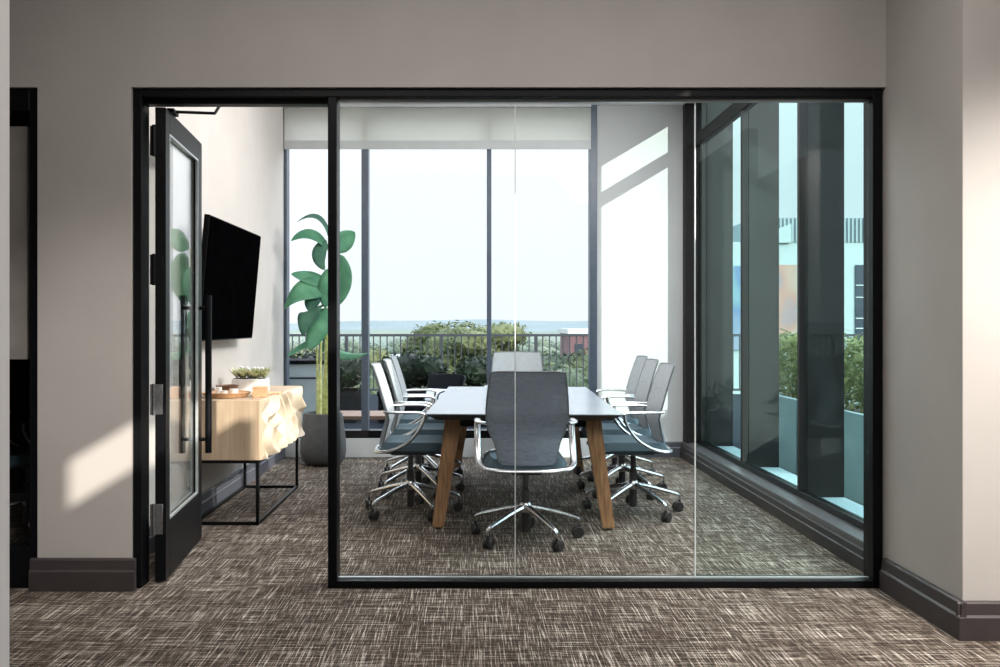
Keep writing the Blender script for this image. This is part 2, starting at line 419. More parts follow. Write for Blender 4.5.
for s in (-1, 1):
    b = NB(); xx = W - .06
    tube(b, [(xx, s * .076, .53), (xx, s * .076, 1.46)], .019, 14)
    h = obj('pull_handle', b, 'black_metal', d1, True)
    for z in (.61, 1.385):
        b = NB(); tube(b, [(xx, s * (T / 2), z), (xx, s * .066, z)], .011, 12); obj('standoff', b, 'black_metal', h, True)
for z in (2.20, 1.56, .915, .32):
    b = NB(); box(b, -.004, .0, -.012, .026, z - .075, z + .075, .001); box(b, -.004, .0, .034, .05, z - .075, z + .075, .001)
    tube(b, [(-.008, .03, z - .078), (-.008, .03, z + .078)], .009, 10)
    obj('hinge', b, 'hinge_sunlit' if z < 1 else 'black_metal', d1, True)  # all one metal; sunlight on the lower pair is painted in
b = NB()
tube(b, [(.137, -.034, 2.378), (.2546, -.219, 2.402)], .008, 8)
tube(b, [(.2546, -.219, 2.402), (-.004, -.29, 2.384)], .008, 8)
box(b, .09, .20, -.045, -.01, 2.366, 2.386)
obj('closer_arm', b, 'black_metal', d1)

# ------------------------------------------------------------------ back curtain wall (window_2)
w2 = empty('window_2', (0, YB, 0), 0, 'floor to ceiling rear window with slim dark mullions', 'window', kind='structure')
def m2(x0, x1, z0, z1, y0=-.02, y1=.12):
    b = NB(); box(b, x0, x1, y0, y1, z0, z1, .003); return b
obj('curb', m2(XL, 1.235, 0, .185, -.03, .12), 'curb_white', w2)
obj('bottom_frame', m2(XL, 1.235, .185, .26), 'black_metal', w2)
obj('top_frame', m2(XL, 1.235, ZC - .06, ZC), 'mullion_metal', w2)
for x0, x1 in ((XL, XL + .03), (-1.055, -.99), (.165, .208), (1.165, 1.235)):
    obj('mullion', m2(x0, x1, .26, ZC - .06), 'mullion_metal', w2)
for x0, x1 in ((XL + .03, -1.055), (-.99, .165), (.208, 1.165)):
    obj('glass_pane', m2(x0, x1, .26, ZC - .06, .045, .055), 'window_glass', w2)

# ------------------------------------------------------------------ right curtain wall (window_3)
w3 = empty('window_3', (XR, 0, 0), 0, 'tinted side window wall with deep vertical fins', 'window', kind='structure')
def m3(x0, x1, y0, y1, z0, z1, bev=.003):
    b = NB(); box(b, x0, x1, y0, y1, z0, z1, bev); return b
obj('bottom_frame', m3(0, .06, 4.55, YB, .15, .192), 'black_metal', w3)
obj('top_frame', m3(0, .05, 4.55, YB, ZC - .03, ZC), 'black_metal', w3)
obj('transom', m3(-.01, .06, 4.55, YB - .1, 3.0, 3.11), 'fin_metal', w3)
obj('corner_jamb', m3(-.10, .16, YB - .1, YB - .001, .15, ZC), 'fin_metal', w3)
fins = (4.69, 5.95, 7.20, 8.46)
for y in fins:
    obj('mullion', m3(0, .05, y - .022, y + .022, .192, ZC - .03), 'fin_metal', w3)
    obj('fin', m3(.05, .295, y - .025, y + .025, .02, 3.75), 'fin_metal', w3)
ys = [4.55] + list(fins) + [YB - .1]
for a, b_ in zip(ys, ys[1:]):
    obj('glass_pane', m3(.02, .03, a, b_, .192, ZC - .03, 0), 'tinted_glass', w3)
obj('outer_sill', m3(.06, .30, 4.55, YB, .02, .15), 'planter_grey', w3)
# ledge in front of it
bm = NB(); box(bm, 2.06, 2.20, 4.52, YB, .0, .15, .006, 2)
struct('trim_1', bm, 'ledge_metal', 'dark metal ledge along the foot of the side window', 'trim')
bm = NB(); skirting(bm, (2.06, YB, 0), (2.06, 4.52, 0), (-1, 0, 0), .115, .022)
struct('baseboard_side', bm, 'baseboard_brown', 'dark baseboard below the side window ledge', 'baseboard')

# ------------------------------------------------------------------ left neighbouring room front (window_4)
w4 = empty('window_4', (0, YP, 0), 0, 'dark framed glazed front of the unlit neighbouring room', 'window', kind='structure')
obj('frame_jamb', fr(-2.15, -2.10, 0, 2.44), 'black_metal', w4)
obj('frame_head', fr(-5, -2.15, 2.33, 2.44), 'black_metal', w4)
obj('frame_sill', fr(-5, -2.15, 0, .20), 'black_metal', w4)
obj('frame_rail', fr(-5, -2.15, .42, .45, .03, .08), 'black_metal', w4)
b = NB(); box(b, -5, -2.15, .049, .059, .20, 2.33); obj('glass_pane', b, 'partition_glass', w4)
b = NB(); box(b, -5, -2.198, .075, .10, 1.115, 2.27); obj('frosted_panel', b, 'frosted', w4)

# ------------------------------------------------------------------ roller shade
rs = empty('roller_shade', (0, YB, 0), 0, 'pale translucent roller shade drawn partway down the rear window', 'roller shade')
b = NB(); box(b, XL + .012, 1.17, -.052, -.05, 2.99, 3.39); obj('shade_fabric', b, 'shade_cloth', rs)
b = NB(); box(b, XL + .012, 1.17, -.056, -.046, 2.985, 3.07, .003); obj('hem_bar', b, 'shade_rail', rs)
b = NB(); box(b, XL + .012, 1.17, -.10, -.03, 3.385, 3.418, .004); obj('head_rail', b, 'shade_rail', rs)

# ------------------------------------------------------------------ conference table
TR = -.036
tb = empty('conference_table', (.372, 6.73, 0), TR, 'long white topped conference table on splayed walnut legs', 'table')
b = NB(); box(b, -.605, .605, -1.22, 1.22, .731, .74, .002, 1); obj('tabletop', b, 'table_white', tb)
b = NB()
for s in (-1, 1):
    for t_ in (-1, 1):
        pass
# underside bevel band
v = [(-.597, -1.212, .731), (.597, -1.212, .731), (.597, 1.212, .731), (-.597, 1.212, .731), (-.54, -1.15, .694), (.54, -1.15, .694), (.54, 1.15, .694), (-.54, 1.15, .694)]
vs = [b.verts.new(p) for p in v]
for f in ((0, 1, 5, 4), (1, 2, 6, 5), (2, 3, 7, 6), (3, 0, 4, 7), (4, 5, 6, 7), (3, 2, 1, 0)): b.faces.new([vs[i] for i in f])
obj('underside', b, 'table_edge', tb)
b = NB(); box(b, -.40, .40, -1.03, -.97, .64, .694, .003); box(b, -.40, .40, .97, 1.03, .64, .694, .003); box(b, -.03, .03, -.97, .97, .64, .694, .003)
obj('under_frame', b, 'black_metal', tb)
for sx in (-1, 1):
    for sy in (-1, 1):
        b = NB()
        top = [(sx * .44 - .052, sy * 1.0 - .03), (sx * .44 + .052, sy * 1.0 - .03), (sx * .44 + .052, sy * 1.0 + .03), (sx * .44 - .052, sy * 1.0 + .03)]
        bot = [(sx * .535 - .038, sy * 1.07 - .022), (sx * .535 + .038, sy * 1.07 - .022), (sx * .535 + .038, sy * 1.07 + .022), (sx * .535 - .038, sy * 1.07 + .022)]
        A = [b.verts.new((x, y, .012)) for x, y in bot]; B = [b.verts.new((x, y, .70)) for x, y in top]
        b.faces.new(A[::-1]); b.faces.new(B)
        for i in range(4): b.faces.new((A[i], A[(i + 1) % 4], B[(i + 1) % 4], B[i]))
        bmesh.ops.bevel(b, geom=b.edges[:], offset=.006, segments=2, affect='EDGES')
        lg = obj('leg', b, 'walnut', tb)
        b = NB(); lathe(b, [(.016, 0), (.016, .014)], 14, sx * .535, sy * 1.07); obj('foot', b, 'black_plastic', lg)

# ------------------------------------------------------------------ office chair (faces local +Y)
def make_chair():
    c = empty('office_chair')
    # seat cushion: rounded slab with waterfall front
    b = NB(); n, mrow = 14, 14
    def top(u, v):
        x = (u - .5) * .50; y = -.20 + v * .49
        k = 1 - .10 * (abs(u - .5) * 2) ** 3 * (1 if v > .5 else 1.4)
        e = min(u, 1 - u, v, 1 - v)
        edge = min(1, e / .09)
        z = .452 + .052 * math.sqrt(1 - (1 - edge) ** 2) - .018 * max(0, v - .75) * 4 * .6 - .006 * math.cos((u - .5) * 6) 
        return (x * (1 - .12 * max(0, .35 - v) / .35), y, z)
    g = [[b.verts.new(top(i / n, j / mrow)) for i in range(n + 1)] for j in range(mrow + 1)]
    for j in range(mrow):
        for i in range(n): b.faces.new((g[j][i], g[j][i + 1], g[j + 1][i + 1], g[j + 1][i]))
    lo = [[b.verts.new((p.co.x * .93, p.co.y * .95, .435)) for p in row] for row in g]
    for j in range(mrow):
        for i in range(n): b.faces.new((lo[j][i], lo[j + 1][i], lo[j + 1][i + 1], lo[j][i + 1]))
    for j in range(mrow):
        b.faces.new((g[j][0], g[j + 1][0], lo[j + 1][0], lo[j][0])); b.faces.new((g[j][n], lo[j][n], lo[j + 1][n], g[j + 1][n]))
    for i in range(n):
        b.faces.new((g[0][i], lo[0][i], lo[0][i + 1], g[0][i + 1])); b.faces.new((g[mrow][i], g[mrow][i + 1], lo[mrow][i + 1], lo[mrow][i]))
    obj('seat', b, 'seat_cloth', c, True)
    # backrest
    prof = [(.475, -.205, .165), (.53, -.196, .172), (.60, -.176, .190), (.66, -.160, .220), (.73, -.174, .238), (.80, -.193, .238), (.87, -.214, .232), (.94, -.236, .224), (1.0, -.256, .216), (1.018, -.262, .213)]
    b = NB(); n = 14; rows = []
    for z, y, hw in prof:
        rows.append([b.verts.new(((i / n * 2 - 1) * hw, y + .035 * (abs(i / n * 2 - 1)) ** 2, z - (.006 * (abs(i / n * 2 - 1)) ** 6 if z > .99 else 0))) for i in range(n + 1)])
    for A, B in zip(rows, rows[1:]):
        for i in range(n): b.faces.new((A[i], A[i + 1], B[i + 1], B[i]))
    bk = obj('backrest', b, 'back_mesh_lit', c, True)
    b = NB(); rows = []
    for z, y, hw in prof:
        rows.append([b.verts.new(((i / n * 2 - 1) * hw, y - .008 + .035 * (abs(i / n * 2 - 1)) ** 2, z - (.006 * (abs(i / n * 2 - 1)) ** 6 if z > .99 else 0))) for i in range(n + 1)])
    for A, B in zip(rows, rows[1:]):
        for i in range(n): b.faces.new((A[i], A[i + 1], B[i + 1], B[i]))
    tag(obj('rear_mesh', b, 'back_mesh_shaded', bk, True), 'rear layer of the backrest with shade put into its darker colour')
    b = NB()
    pts = []
    for z, y, hw in prof: pts.append((-hw, y + .031, z - (.006 if z > .99 else 0)))
    for i in range(1, n): 
        u = i / n * 2 - 1; pts.append((u * .213, -.266 + .035 * u * u, 1.018 - .006 * abs(u) ** 6))
    for z, y, hw in reversed(prof): pts.append((hw, y + .031, z - (.006 if z > .99 else 0)))
    tube(b, pts, .006, 6); obj('back_frame', b, 'back_edge', bk, True)
    # polished cradle: from one arm tip down round the back of the seat to the other
    half = [(-.285, .108, .700), (-.287, .104, .665), (-.287, .074, .60), (-.286, .02, .535), (-.282, -.05, .488), (-.268, -.12, .462), (-.225, -.19, .450), (-.12, -.225, .447), (0, -.232, .447)]
    path = half + [(-x, y, z) for x, y, z in reversed(half[:-1])]
    b = NB(); tube(b, smooth_path(path, 4), .019, 10, flat=(1.05, .6)); obj('cradle', b, 'chrome', c, True)
    for s in (-1, 1):
        b = NB()
        p = smooth_path([(s * .285, .115, .700), (s * .287, .075, .712), (s * .288, -.01, .714), (s * .280, -.09, .713), (s * .238, -.15, .712)], 4)
        tube(b, p, .013, 10, flat=(1.6, .75)); obj('armrest', b, 'chrome', c, True)
    b = NB(); box(b, -.09, .09, -.13, .12, .405, .44, .01, 2); box(b, -.2, .2, -.02, .03, .425, .44, .004); obj('tilt_mechanism', b, 'column_grey', c, True)
    b = NB(); lathe(b, [(.019, .2), (.019, .41)], 18); lathe(b, [(.027, .2), (.027, .30), (.02, .305)], 18); obj('column', b, 'column_grey', c, True)
    b = NB(); lathe(b, [(.02, .045), (.026, .05), (.026, .175)], 18); obj('column_shroud', b, 'black_plastic', c, True)
    b = NB(); lathe(b, [(.034, .165), (.042, .175), (.042, .205), (.03, .225)], 20)
    for k in range(5):
        a = math.radians(82 + 72 * k); ca, sa = math.cos(a), math.sin(a)
        p = smooth_path([(ca * q, sa * q, z) for q, z in ((.02, .200), (.12, .178), (.22, .150), (.305, .125), (.328, .114), (.335, .098), (.335, .075))], 3)
        tube(b, p, [.020 - .0125 * i / (len(p) - 1) for i in range(len(p))], 8, flat=(1.05, .8))
    obj('star_base', b, 'chrome', c, True)
    for k in range(5):
        a = math.radians(82 + 72 * k); ca, sa = math.cos(a), math.sin(a)
        b = NB(); t_ = bmesh.new()
        lathe(t_, [(.012, -.024), (.031, -.025), (.034, -.022), (.034, -.005), (.012, -.003)], 18); lathe(t_, [(.012, .003), (.034, .005), (.034, .022), (.031, .025), (.012, .024)], 18)
        box(t_, -.012, .03, -.004, .004, -.012, .012); 
        sw = a + R.uniform(-1.3, 1.3)
        M = Matrix.Translation((ca * .335 - math.cos(sw) * .012, sa * .335 - math.sin(sw) * .012, .034)) @ Matrix.Rotation(sw, 4, 'Z') @ Matrix.Rotation(math.radians(90), 4, 'X')
        join(b, t_, M); box(b, ca * .335 - .009, ca * .335 + .009, sa * .335 - .009, sa * .335 + .009, .055, .082, .003)
        obj('castor', b, 'black_plastic', c, True)
    return c

chair0 = make_chair()
ch = [ # x, y, facing (0 = +Y), spin of label
    (.333, 5.39, 0.0, 0, 'grey mesh office chair at the near end of table seen from behind'),
    (-.405, 6.15, -1.571, 0, 'pale mesh office chair nearest the viewer on left side of table'),
    (-.395, 6.90, -1.571, 0, 'pale mesh office chair in the middle of the left table side'),
    (-.415, 7.62, -1.571, 0, 'pale mesh office chair on left table side nearest the rear window'),
    (1.115, 6.15, 1.571, 0, 'grey mesh office chair nearest the viewer on right side of table'),
    (1.165, 6.90, 1.571, 0, 'grey mesh office chair in the middle of the right table side'),
    (1.225, 7.62, 1.571, 0, 'grey mesh office chair on right table side nearest the white pier'),
    (.435, 8.10, 3.1416, .015, 'white backed office chair at far end of table facing the viewer'),
    (-2.75, 5.6, 2.3, 0, 'office chair barely visible in the dark neighbouring room'),
]
for i, (x, y, a, dz, lab) in enumerate(ch):
    o = chair0 if i == 0 else copy_tree(chair0)
    o.location = (x, y, 0); o.rotation_euler = (0, 0, a)
    tag(o, lab, 'chair', 'office chairs around the conference table' if i < 8 else None)
    for k in o.children:
        if k.name.split('.')[0] in ('star_base', 'castor'): k.rotation_euler.z = -a
    if dz:
        for k in o.children:
            if k.name.split('.')[0] in ('seat', 'backrest', 'armrest', 'cradle', 'tilt_mechanism'): k.location.z += dz

# ------------------------------------------------------------------ sideboard
SX0, SX1, SY0, SY1, SZ0, SZ1 = -1.79, -1.326, 5.76, 7.15, .418, .803
sb = empty('sideboard', ((SX0 + SX1) / 2, (SY0 + SY1) / 2, 0), 0, 'pale oak sideboard with carved front on black metal frame', 'sideboard')
off = Vector((-(SX0 + SX1) / 2, -(SY0 + SY1) / 2, 0))
def ob2(name, bm, mat, parent, off, **k):
    bm.transform(Matrix.Translation(off)); return obj(name, bm, mat, parent, **k)
b = NB(); box(b, SX0, SX1 - .02, SY0, SY1, SZ0, SZ1, .003); ob2('cabinet', b, 'pale_oak', sb, off)
def tri(t): return abs((t % 1.0) * 2 - 1)
for k in range(3):
    y0 = SY0 + .006 + k * (SY1 - SY0 - .012) / 3; y1 = SY0 + .006 + (k + 1) * (SY1 - SY0 - .012) / 3 - .004
    b = NB(); nu, nv = 36, 30
    g = []
    for j in range(nv + 1):
        row = []
        for i in range(nu + 1):
            yy = y0 + (y1 - y0) * i / nu; zz = SZ0 + .002 + (SZ1 - SZ0 - .006) * j / nv
            q = (yy - SY0); w_ = (zz - SZ0)
            ph = q * 11 + 2.0 * math.sin(w_ * 13 + k * 1.7) + 1.1 * math.sin(q * 7 + w_ * 6)
            hgt = .044 * (1 - abs(2 * ((ph / 3.1416) % 1.0) - 1)) * (.45 + .55 * abs(math.sin(w_ * 10 + q * 5 + k)))
            row.append(b.verts.new((SX1 - .012 + hgt, yy, zz)))
        g.append(row)
    for j in range(nv):
        for i in range(nu): b.faces.new((g[j][i], g[j][i + 1], g[j + 1][i + 1], g[j + 1][i]))
    bord = [g[0][i] for i in range(nu + 1)] + [g[j][nu] for j in range(1, nv + 1)] + [g[nv][i] for i in range(nu - 1, -1, -1)] + [g[j][0] for j in range(nv - 1, 0, -1)]
    back = [b.verts.new((SX1 - .02, p.co.y, p.co.z)) for p in bord]
    for i in range(len(bord)): b.faces.new((bord[i], back[i], back[(i + 1) % len(bord)], bord[(i + 1) % len(bord)]))
    dr = ob2('carved_door', b, 'oak_carved', sb, off)
FX0, FX1, FY0, FY1 = -1.775, -1.365, 5.785, 7.10
b = NB(); w_ = .02
for y in (FY0, FY1):
    for x in (FX0, FX1): bar(b, (x, y, 0.0), (x, y, SZ0), w_)
    bar(b, (FX0, y, .011), (FX1, y, .011), w_); bar(b, (FX0, y, SZ0 - .011), (FX1, y, SZ0 - .011), w_)
for x in (FX0, FX1):
    bar(b, (x, FY0, .011), (x, FY1, .011), w_); bar(b, (x, FY0, SZ0 - .011), (x, FY1, SZ0 - .011), w_)
ob2('metal_frame', b, 'black_metal', sb, off)

# things on the sideboard
TZ = SZ1
c0 = Vector((-1.585, 6.50, TZ))
pl = empty('planter_box', c0, 0, 'white rectangular planter box of succulents on the sideboard', 'planter')
b = NB(); box(b, -.12, .12, -.07, .07, 0, .095, .006, 2); obj('box', b, 'ceramic_white', pl)
b = NB(); box(b, -.11, .11, -.06, .06, .08, .098); obj('soil', b, 'soil', pl)
for k in range(11):
    x = -.095 + .019 * k; y = R.uniform(-.03, .03); b = NB()
    for j in range(16):
        a = j * 2.4; t_ = j / 16; d = Vector((math.cos(a), math.sin(a), .7 + 1.3 * (1 - t_))).normalized()
        L = .05 + .07 * t_ * R.uniform(.6, 1.3)
        p0 = Vector((x, y, .096)); p1 = p0 + d * L; s = d.cross(Vector((0, 0, 1))).normalized() * .015; m = p0 + d * L * .6 + Vector((0, 0, .004))
        q = [b.verts.new(v_) for v_ in (p0, m + s, p1, m - s)]; b.faces.new(q)
    obj('succulent', b, 'succulent', pl)
for k in range(9):
    b = NB(); t_ = bmesh.new(); bmesh.ops.create_icosphere(t_, subdivisions=1, radius=.016)
    cx_, cy_, cz_ = -.09 + .022 * k, R.uniform(-.05, .04), R.uniform(.13, .18)
    join(b, t_, Matrix.Translation((cx_, cy_, cz_)) @ Matrix.Diagonal((1, 1, .75, 1)))
    tube(b, [(cx_ * .9, cy_ * .8, .09), (cx_, cy_, cz_)], .003, 5)
    obj('flower', b, 'ceramic_white', pl, True)
ty = empty('serving_tray', (-1.63, 6.02, TZ), 0, 'round wooden serving tray at the near end of sideboard', 'tray')
b = NB(); lathe(b, [(.10, 0), (.135, .004), (.158, .030), (.163, .034), (.158, .036), (.15, .030), (.13, .012), (.02, .010)], 40); obj('dish', b, 'tray_wood', ty, True)
for k, (dx, dy, r_, h_) in enumerate(((-.055, .01, .022, .055), (.035, .06, .028, .04), (.0, -.06, .024, .035))):
    cp = empty('cup', (-1.63 + dx, 6.02 + dy, TZ + .011), 0, ('tall white cup on the wooden tray', 'wide white cup at back of the wooden tray', 'small white cup at front of the wooden tray')[k], 'cup', 'small cups on the wooden tray')
    b = NB(); lathe(b, [(r_ * .75, 0), (r_, h_ * .3), (r_, h_), (r_ * .9, h_), (r_ * .88, h_ * .3), (r_ * .3, h_ * .2)], 20); obj('body', b, 'ceramic_white', cp, True)
kb = empty('wooden_box', (-1.405, 6.03, TZ), .1, 'small plain wooden box beside the round tray', 'box')
b = NB(); box(b, -.045, .045, -.06, .06, 0, .06, .003); obj('body', b, 'tray_wood', kb)
b = NB(); box(b, -.047, .047, -.062, .062, .06, .07, .003); obj('lid', b, 'tray_wood', kb)
bo = empty('bowl', (-1.705, 6.32, TZ), 0, 'rounded brown bowl beside the white planter box', 'bowl')
b = NB(); lathe(b, [(.03, 0), (.065, .025), (.08, .06), (.074, .06), (.058, .03), (.02, .012)], 28); obj('body', b, 'bowl_brown', bo, True)
bd = empty('serving_board', (-1.43, 6.24, TZ), .5, 'small wooden board lying behind the wooden box', 'board')
b = NB(); lathe(b, [(.055, 0), (.06, .004), (.06, .014), (.055, .018)], 28); box(b, .05, .13, -.013, .013, .003, .015, .003); obj('body', b, 'tray_wood', bd)

# ------------------------------------------------------------------ television on a wall arm
tv = empty('television', (-1.655, 6.29, 1.578), 0, 'large black television tilted out from the left wall', 'television')
tilt = math.atan2(.069, .79)
M = Matrix.Rotation(tilt, 4, 'Y')
def tvb(x0, x1, y0, y1, z0, z1, bev=.003):
    b = NB(); box(b, x0, x1, y0, y1, z0, z1, bev); b.transform(M); return b
obj('housing', tvb(-.035, 0, -.685, .685, -.397, .397), 'tv_case', tv)
obj('screen', tvb(0, .003, -.678, .678, -.388, .390, 0), 'tv_black', tv)
obj('electronics_hump', tvb(-.07, -.034, -.40, .40, -.30, .12, .01), 'tv_case', tv)
b = NB(); box(b, -.1545, -.14, -.25, .25, -.16, .16, .003); 
box(b, -.14, -.06, -.2, -.17, -.02, .02, .003); box(b, -.14, -.06, .17, .2, -.02, .02, .003); obj('wall_bracket', b, 'black_metal', tv)

# ------------------------------------------------------------------ potted plant
PX, PY = -1.354, 8.30
pp = empty('potted_plant', (PX, PY, 0), 0, 'tall bird of paradise plant in a dark grey pot by window', 'plant')
b = NB(); lathe(b, [(.12, 0), (.165, .012), (.197, .05), (.212, .12), (.208, .22), (.192, .36), (.176, .475), (.168, .478), (.16, .46), (.15, .43)], 40); obj('pot', b, 'pot_grey', pp, True)
b = NB(); lathe(b, [(.158, .425), (.155, .44), (.02, .452)], 28); obj('soil', b, 'soil', pp)
for dx, dy, px, py in ((-.055, .03, 317, 344), (-.02, -.03, 321, 330), (.02, .02, 326, 300), (.05, .05, 327, 346), (.055, -.01, 331, 250), (.0, .06, 329, 300)):
    p = at(px, py, PY + dy) - Vector((PX, PY, 0))
    b = NB(); tube(b, smooth_path([(dx, dy, .43), (dx * 1.0, dy, .75), ((dx + p.x) / 2, dy, .43 + (p.z - .43) * .6), p], 4), [.0165 - .0006 * i for i in range(13)], 9)
    obj('stem', b, 'cane', pp, True)
def big_leaf(p0, pm, p1, w, side, mat, fold=.25, name='leaf'):
    p0, pm, p1 = Vector(p0), Vector(pm), Vector(p1); side = Vector(side).normalized()
    b = NB(); n = 14; rows = []
    for i in range(n + 1):
        t = i / n
        c = (1 - t) ** 2 * p0 + 2 * t * (1 - t) * (2 * pm - .5 * (p0 + p1)) + t * t * p1
        dv = (2 * (1 - t) * ((2 * pm - .5 * (p0 + p1)) - p0) + 2 * t * (p1 - (2 * pm - .5 * (p0 + p1)))).normalized()
        s = (side - dv * side.dot(dv)).normalized(); up = s.cross(dv).normalized()
        ww = w * (math.sin(math.pi * min(1, (t * .93 + .05)) ** .85)) ** .75 if t < 1 else .002
        if t < .06: ww = w * .12
        rows.append([b.verts.new(c + s * ww * q + up * (abs(q) * fold * ww + .01 * w * math.sin(9 * t + q))) for q in (-1, -.5, 0, .5, 1)])
    for A, B in zip(rows, rows[1:]):
        for i in range(4): b.faces.new((A[i], A[i + 1], B[i + 1], B[i]))
    o = obj(name, b, mat, pp, True)
    md = o.modifiers.new('thick', 'SOLIDIFY'); md.thickness = .0015
    return o
def PL(px, py, dy=0): return at(px, py, PY + dy) - Vector((PX, PY, 0))
G, K = 'big_leaf', 'big_leaf_dark'
#      base              mid               tip              half width, side vector, material
for a in (
    (PL(329, 240), PL(318, 219, -.1), PL(297, 222, -.2), .06, (0.1, 1, .42), K),
    (PL(328, 250), PL(311, 235, -.1), PL(291, 241, -.2), .055, (.1, .6, 1), G),
    (PL(326, 240, -.02), PL(319, 255, -.1), PL(325, 270, -.12), .065, (1, .3, .1), K),
    (PL(333, 250), PL(344, 240, .05), PL(355, 232, .06), .10, (.3, .5, -1), G),
    (PL(337, 254), PL(343, 280, .05), PL(337, 306, .08), .085, (1, -.4, .1), G),
    (PL(327, 284), PL(310, 279, -.08), PL(291, 274, -.16), .075, (.1, .7, 1), G),
    (PL(330, 288), PL(306, 291, -.15), PL(284, 310, -.2), .11, (.3, .6, 1), G),
    (PL(318, 292, -.1), PL(312, 301, -.14), PL(310, 312, -.16), .07, (1, .2, .1), K),
    (PL(331, 268, -.05), PL(327, 288, -.1), PL(325, 308, -.12), .085, (1, .2, 0), G),
    (PL(322, 307, -.05), PL(309, 312, -.2), PL(303, 336, -.25), .10, (.9, .2, .5), K),
    (PL(327, 308, -.08), PL(318, 328, -.15), PL(309, 350, -.2), .10, (1, .2, .2), G),
    (PL(320, 343, -.02), PL(304, 347, -.1), PL(286, 358, -.2), .05, (.1, .8, .5), G),
    (PL(331, 345), PL(345, 355, -.1), PL(368, 353, -.25), .05, (0, .8, .6), G),
    (PL(325, 320, .1), PL(330, 335, .15), PL(322, 352, .2), .08, (1, -.2, .1), K),
): big_leaf(*a)

# ================================================================== OUTSIDE
bm = NB(); box(bm, -9, 9.0, YB + .14, 17.0, -.25, -.02); box(bm, 2.5, 9.0, -4, YB + .14, -.25, -.02)
struct('terrace', bm, 'paver', 'dark paved roof terrace outside the windows', 'terrace')
# railing
def railing(name, x0, x1, label, Y=16.5):
    r = empty(name, ((x0 + x1) / 2, Y, 0), 0, label, 'railing'); hw = (x1 - x0) / 2
    b = NB(); box(b, -hw, hw, -.025, .025, 1.075, 1.12); obj('top_rail', b, 'rail_metal', r)
    b = NB(); box(b, -hw, hw, -.02, .02, .08, .12); obj('bottom_rail', b, 'rail_metal', r)
    x = -hw; p0 = None; k = 0
    while x < hw + .01:
        b_ = None
        if k % 14 == 0:
            b = NB(); box(b, x - .03, x + .03, -.03, .03, -.02, 1.08); obj('post', b, 'rail_metal', r)
        elif p0 is None:
            b = NB(); box(b, -.01, .01, -.01, .01, .12, 1.08); p0 = obj('baluster', b, 'rail_metal', r); p0.location.x = x
        else:
            c = p0.copy(); COL.objects.link(c); c.location.x = x
        x += .124; k += 1
    return r
railing('terrace_railing', -4.0, 2.85, 'dark metal terrace railing seen through the rear window')
railing('terrace_railing', 4.2, 8.8, 'dark metal terrace railing seen between the side window fins')

def leafcloud(b, blobs, n, s0, s1, elong=1.5):
    vol = [rx * ry * rz for _, rx, ry, rz in blobs]; tot = sum(vol)
    for (c, rx, ry, rz), v_ in zip(blobs, vol):
        for _ in range(max(4, int(n * v_ / tot))):
            d = Vector((R.gauss(0, 1), R.gauss(0, 1), R.gauss(0, 1))).normalized()
            q = R.uniform(.62, 1.03)
            p = Vector(c) + Vector((d.x * rx, d.y * ry, d.z * rz)) * q
            nn = (d + Vector((R.gauss(0, .6), R.gauss(0, .6), R.gauss(0, .6)))).normalized()
            t = nn.cross(Vector((R.gauss(0, 1), R.gauss(0, 1), R.gauss(0, 1)))).normalized(); u = nn.cross(t)
            s = R.uniform(s0, s1)
            q4 = [b.verts.new(p + t * s * elong), b.verts.new(p + u * s * .6), b.verts.new(p - t * s * elong), b.verts.new(p - u * s * .6)]
            b.faces.new(q4)
def core(b, blobs, k=.72):
    for c, rx, ry, rz in blobs:
        t = bmesh.new(); bmesh.ops.create_icosphere(t, subdivisions=2, radius=1)
        for v_ in t.verts: v_.co *= 1 + R.uniform(-.08, .08)
        join(b, t, Matrix.Translation(c) @ Matrix.Diagonal((rx * k, ry * k, rz * k, 1)))

# hedge planters on the terrace
def hedge(x0, x1, Y, zt, label, wd=.7, boxh=.42):
    h = empty('hedge_planter', ((x0 + x1) / 2, Y, -.02), 0, label, 'planter', 'hedge planters on the terrace'); hw = (x1 - x0) / 2
    b = NB(); box(b, -hw, hw, -wd / 2, wd / 2, 0, boxh, .01); box(b, -hw - .015, hw + .015, -wd / 2 - .015, wd / 2 + .015, boxh - .06, boxh, .004); obj('box', b, 'planter_dark', h)
    b = NB(); bl = []; x = -hw + .2
    while x < hw - .1:
        r_ = R.uniform(.22, .34); bl.append(((x, R.uniform(-.08, .08), boxh + (zt - boxh) * .5), .3, wd * .55, (zt - boxh) * R.uniform(.48, .60))); x += .22
    core(b, bl, .8); leafcloud(b, bl, int(2600 * hw), .018, .04); obj('hedge', b, 'hedge_leaf', h)
hedge(-2.75, -1.52, 12.3, .92, 'dark boxed hedge outside behind the potted plant')
hedge(-1.22, -.44, 12.3, .93, 'dark boxed hedge outside behind the left row of chairs')
hedge(-.12, .38, 12.3, .90, 'short dark boxed hedge left of the central rear mullion')
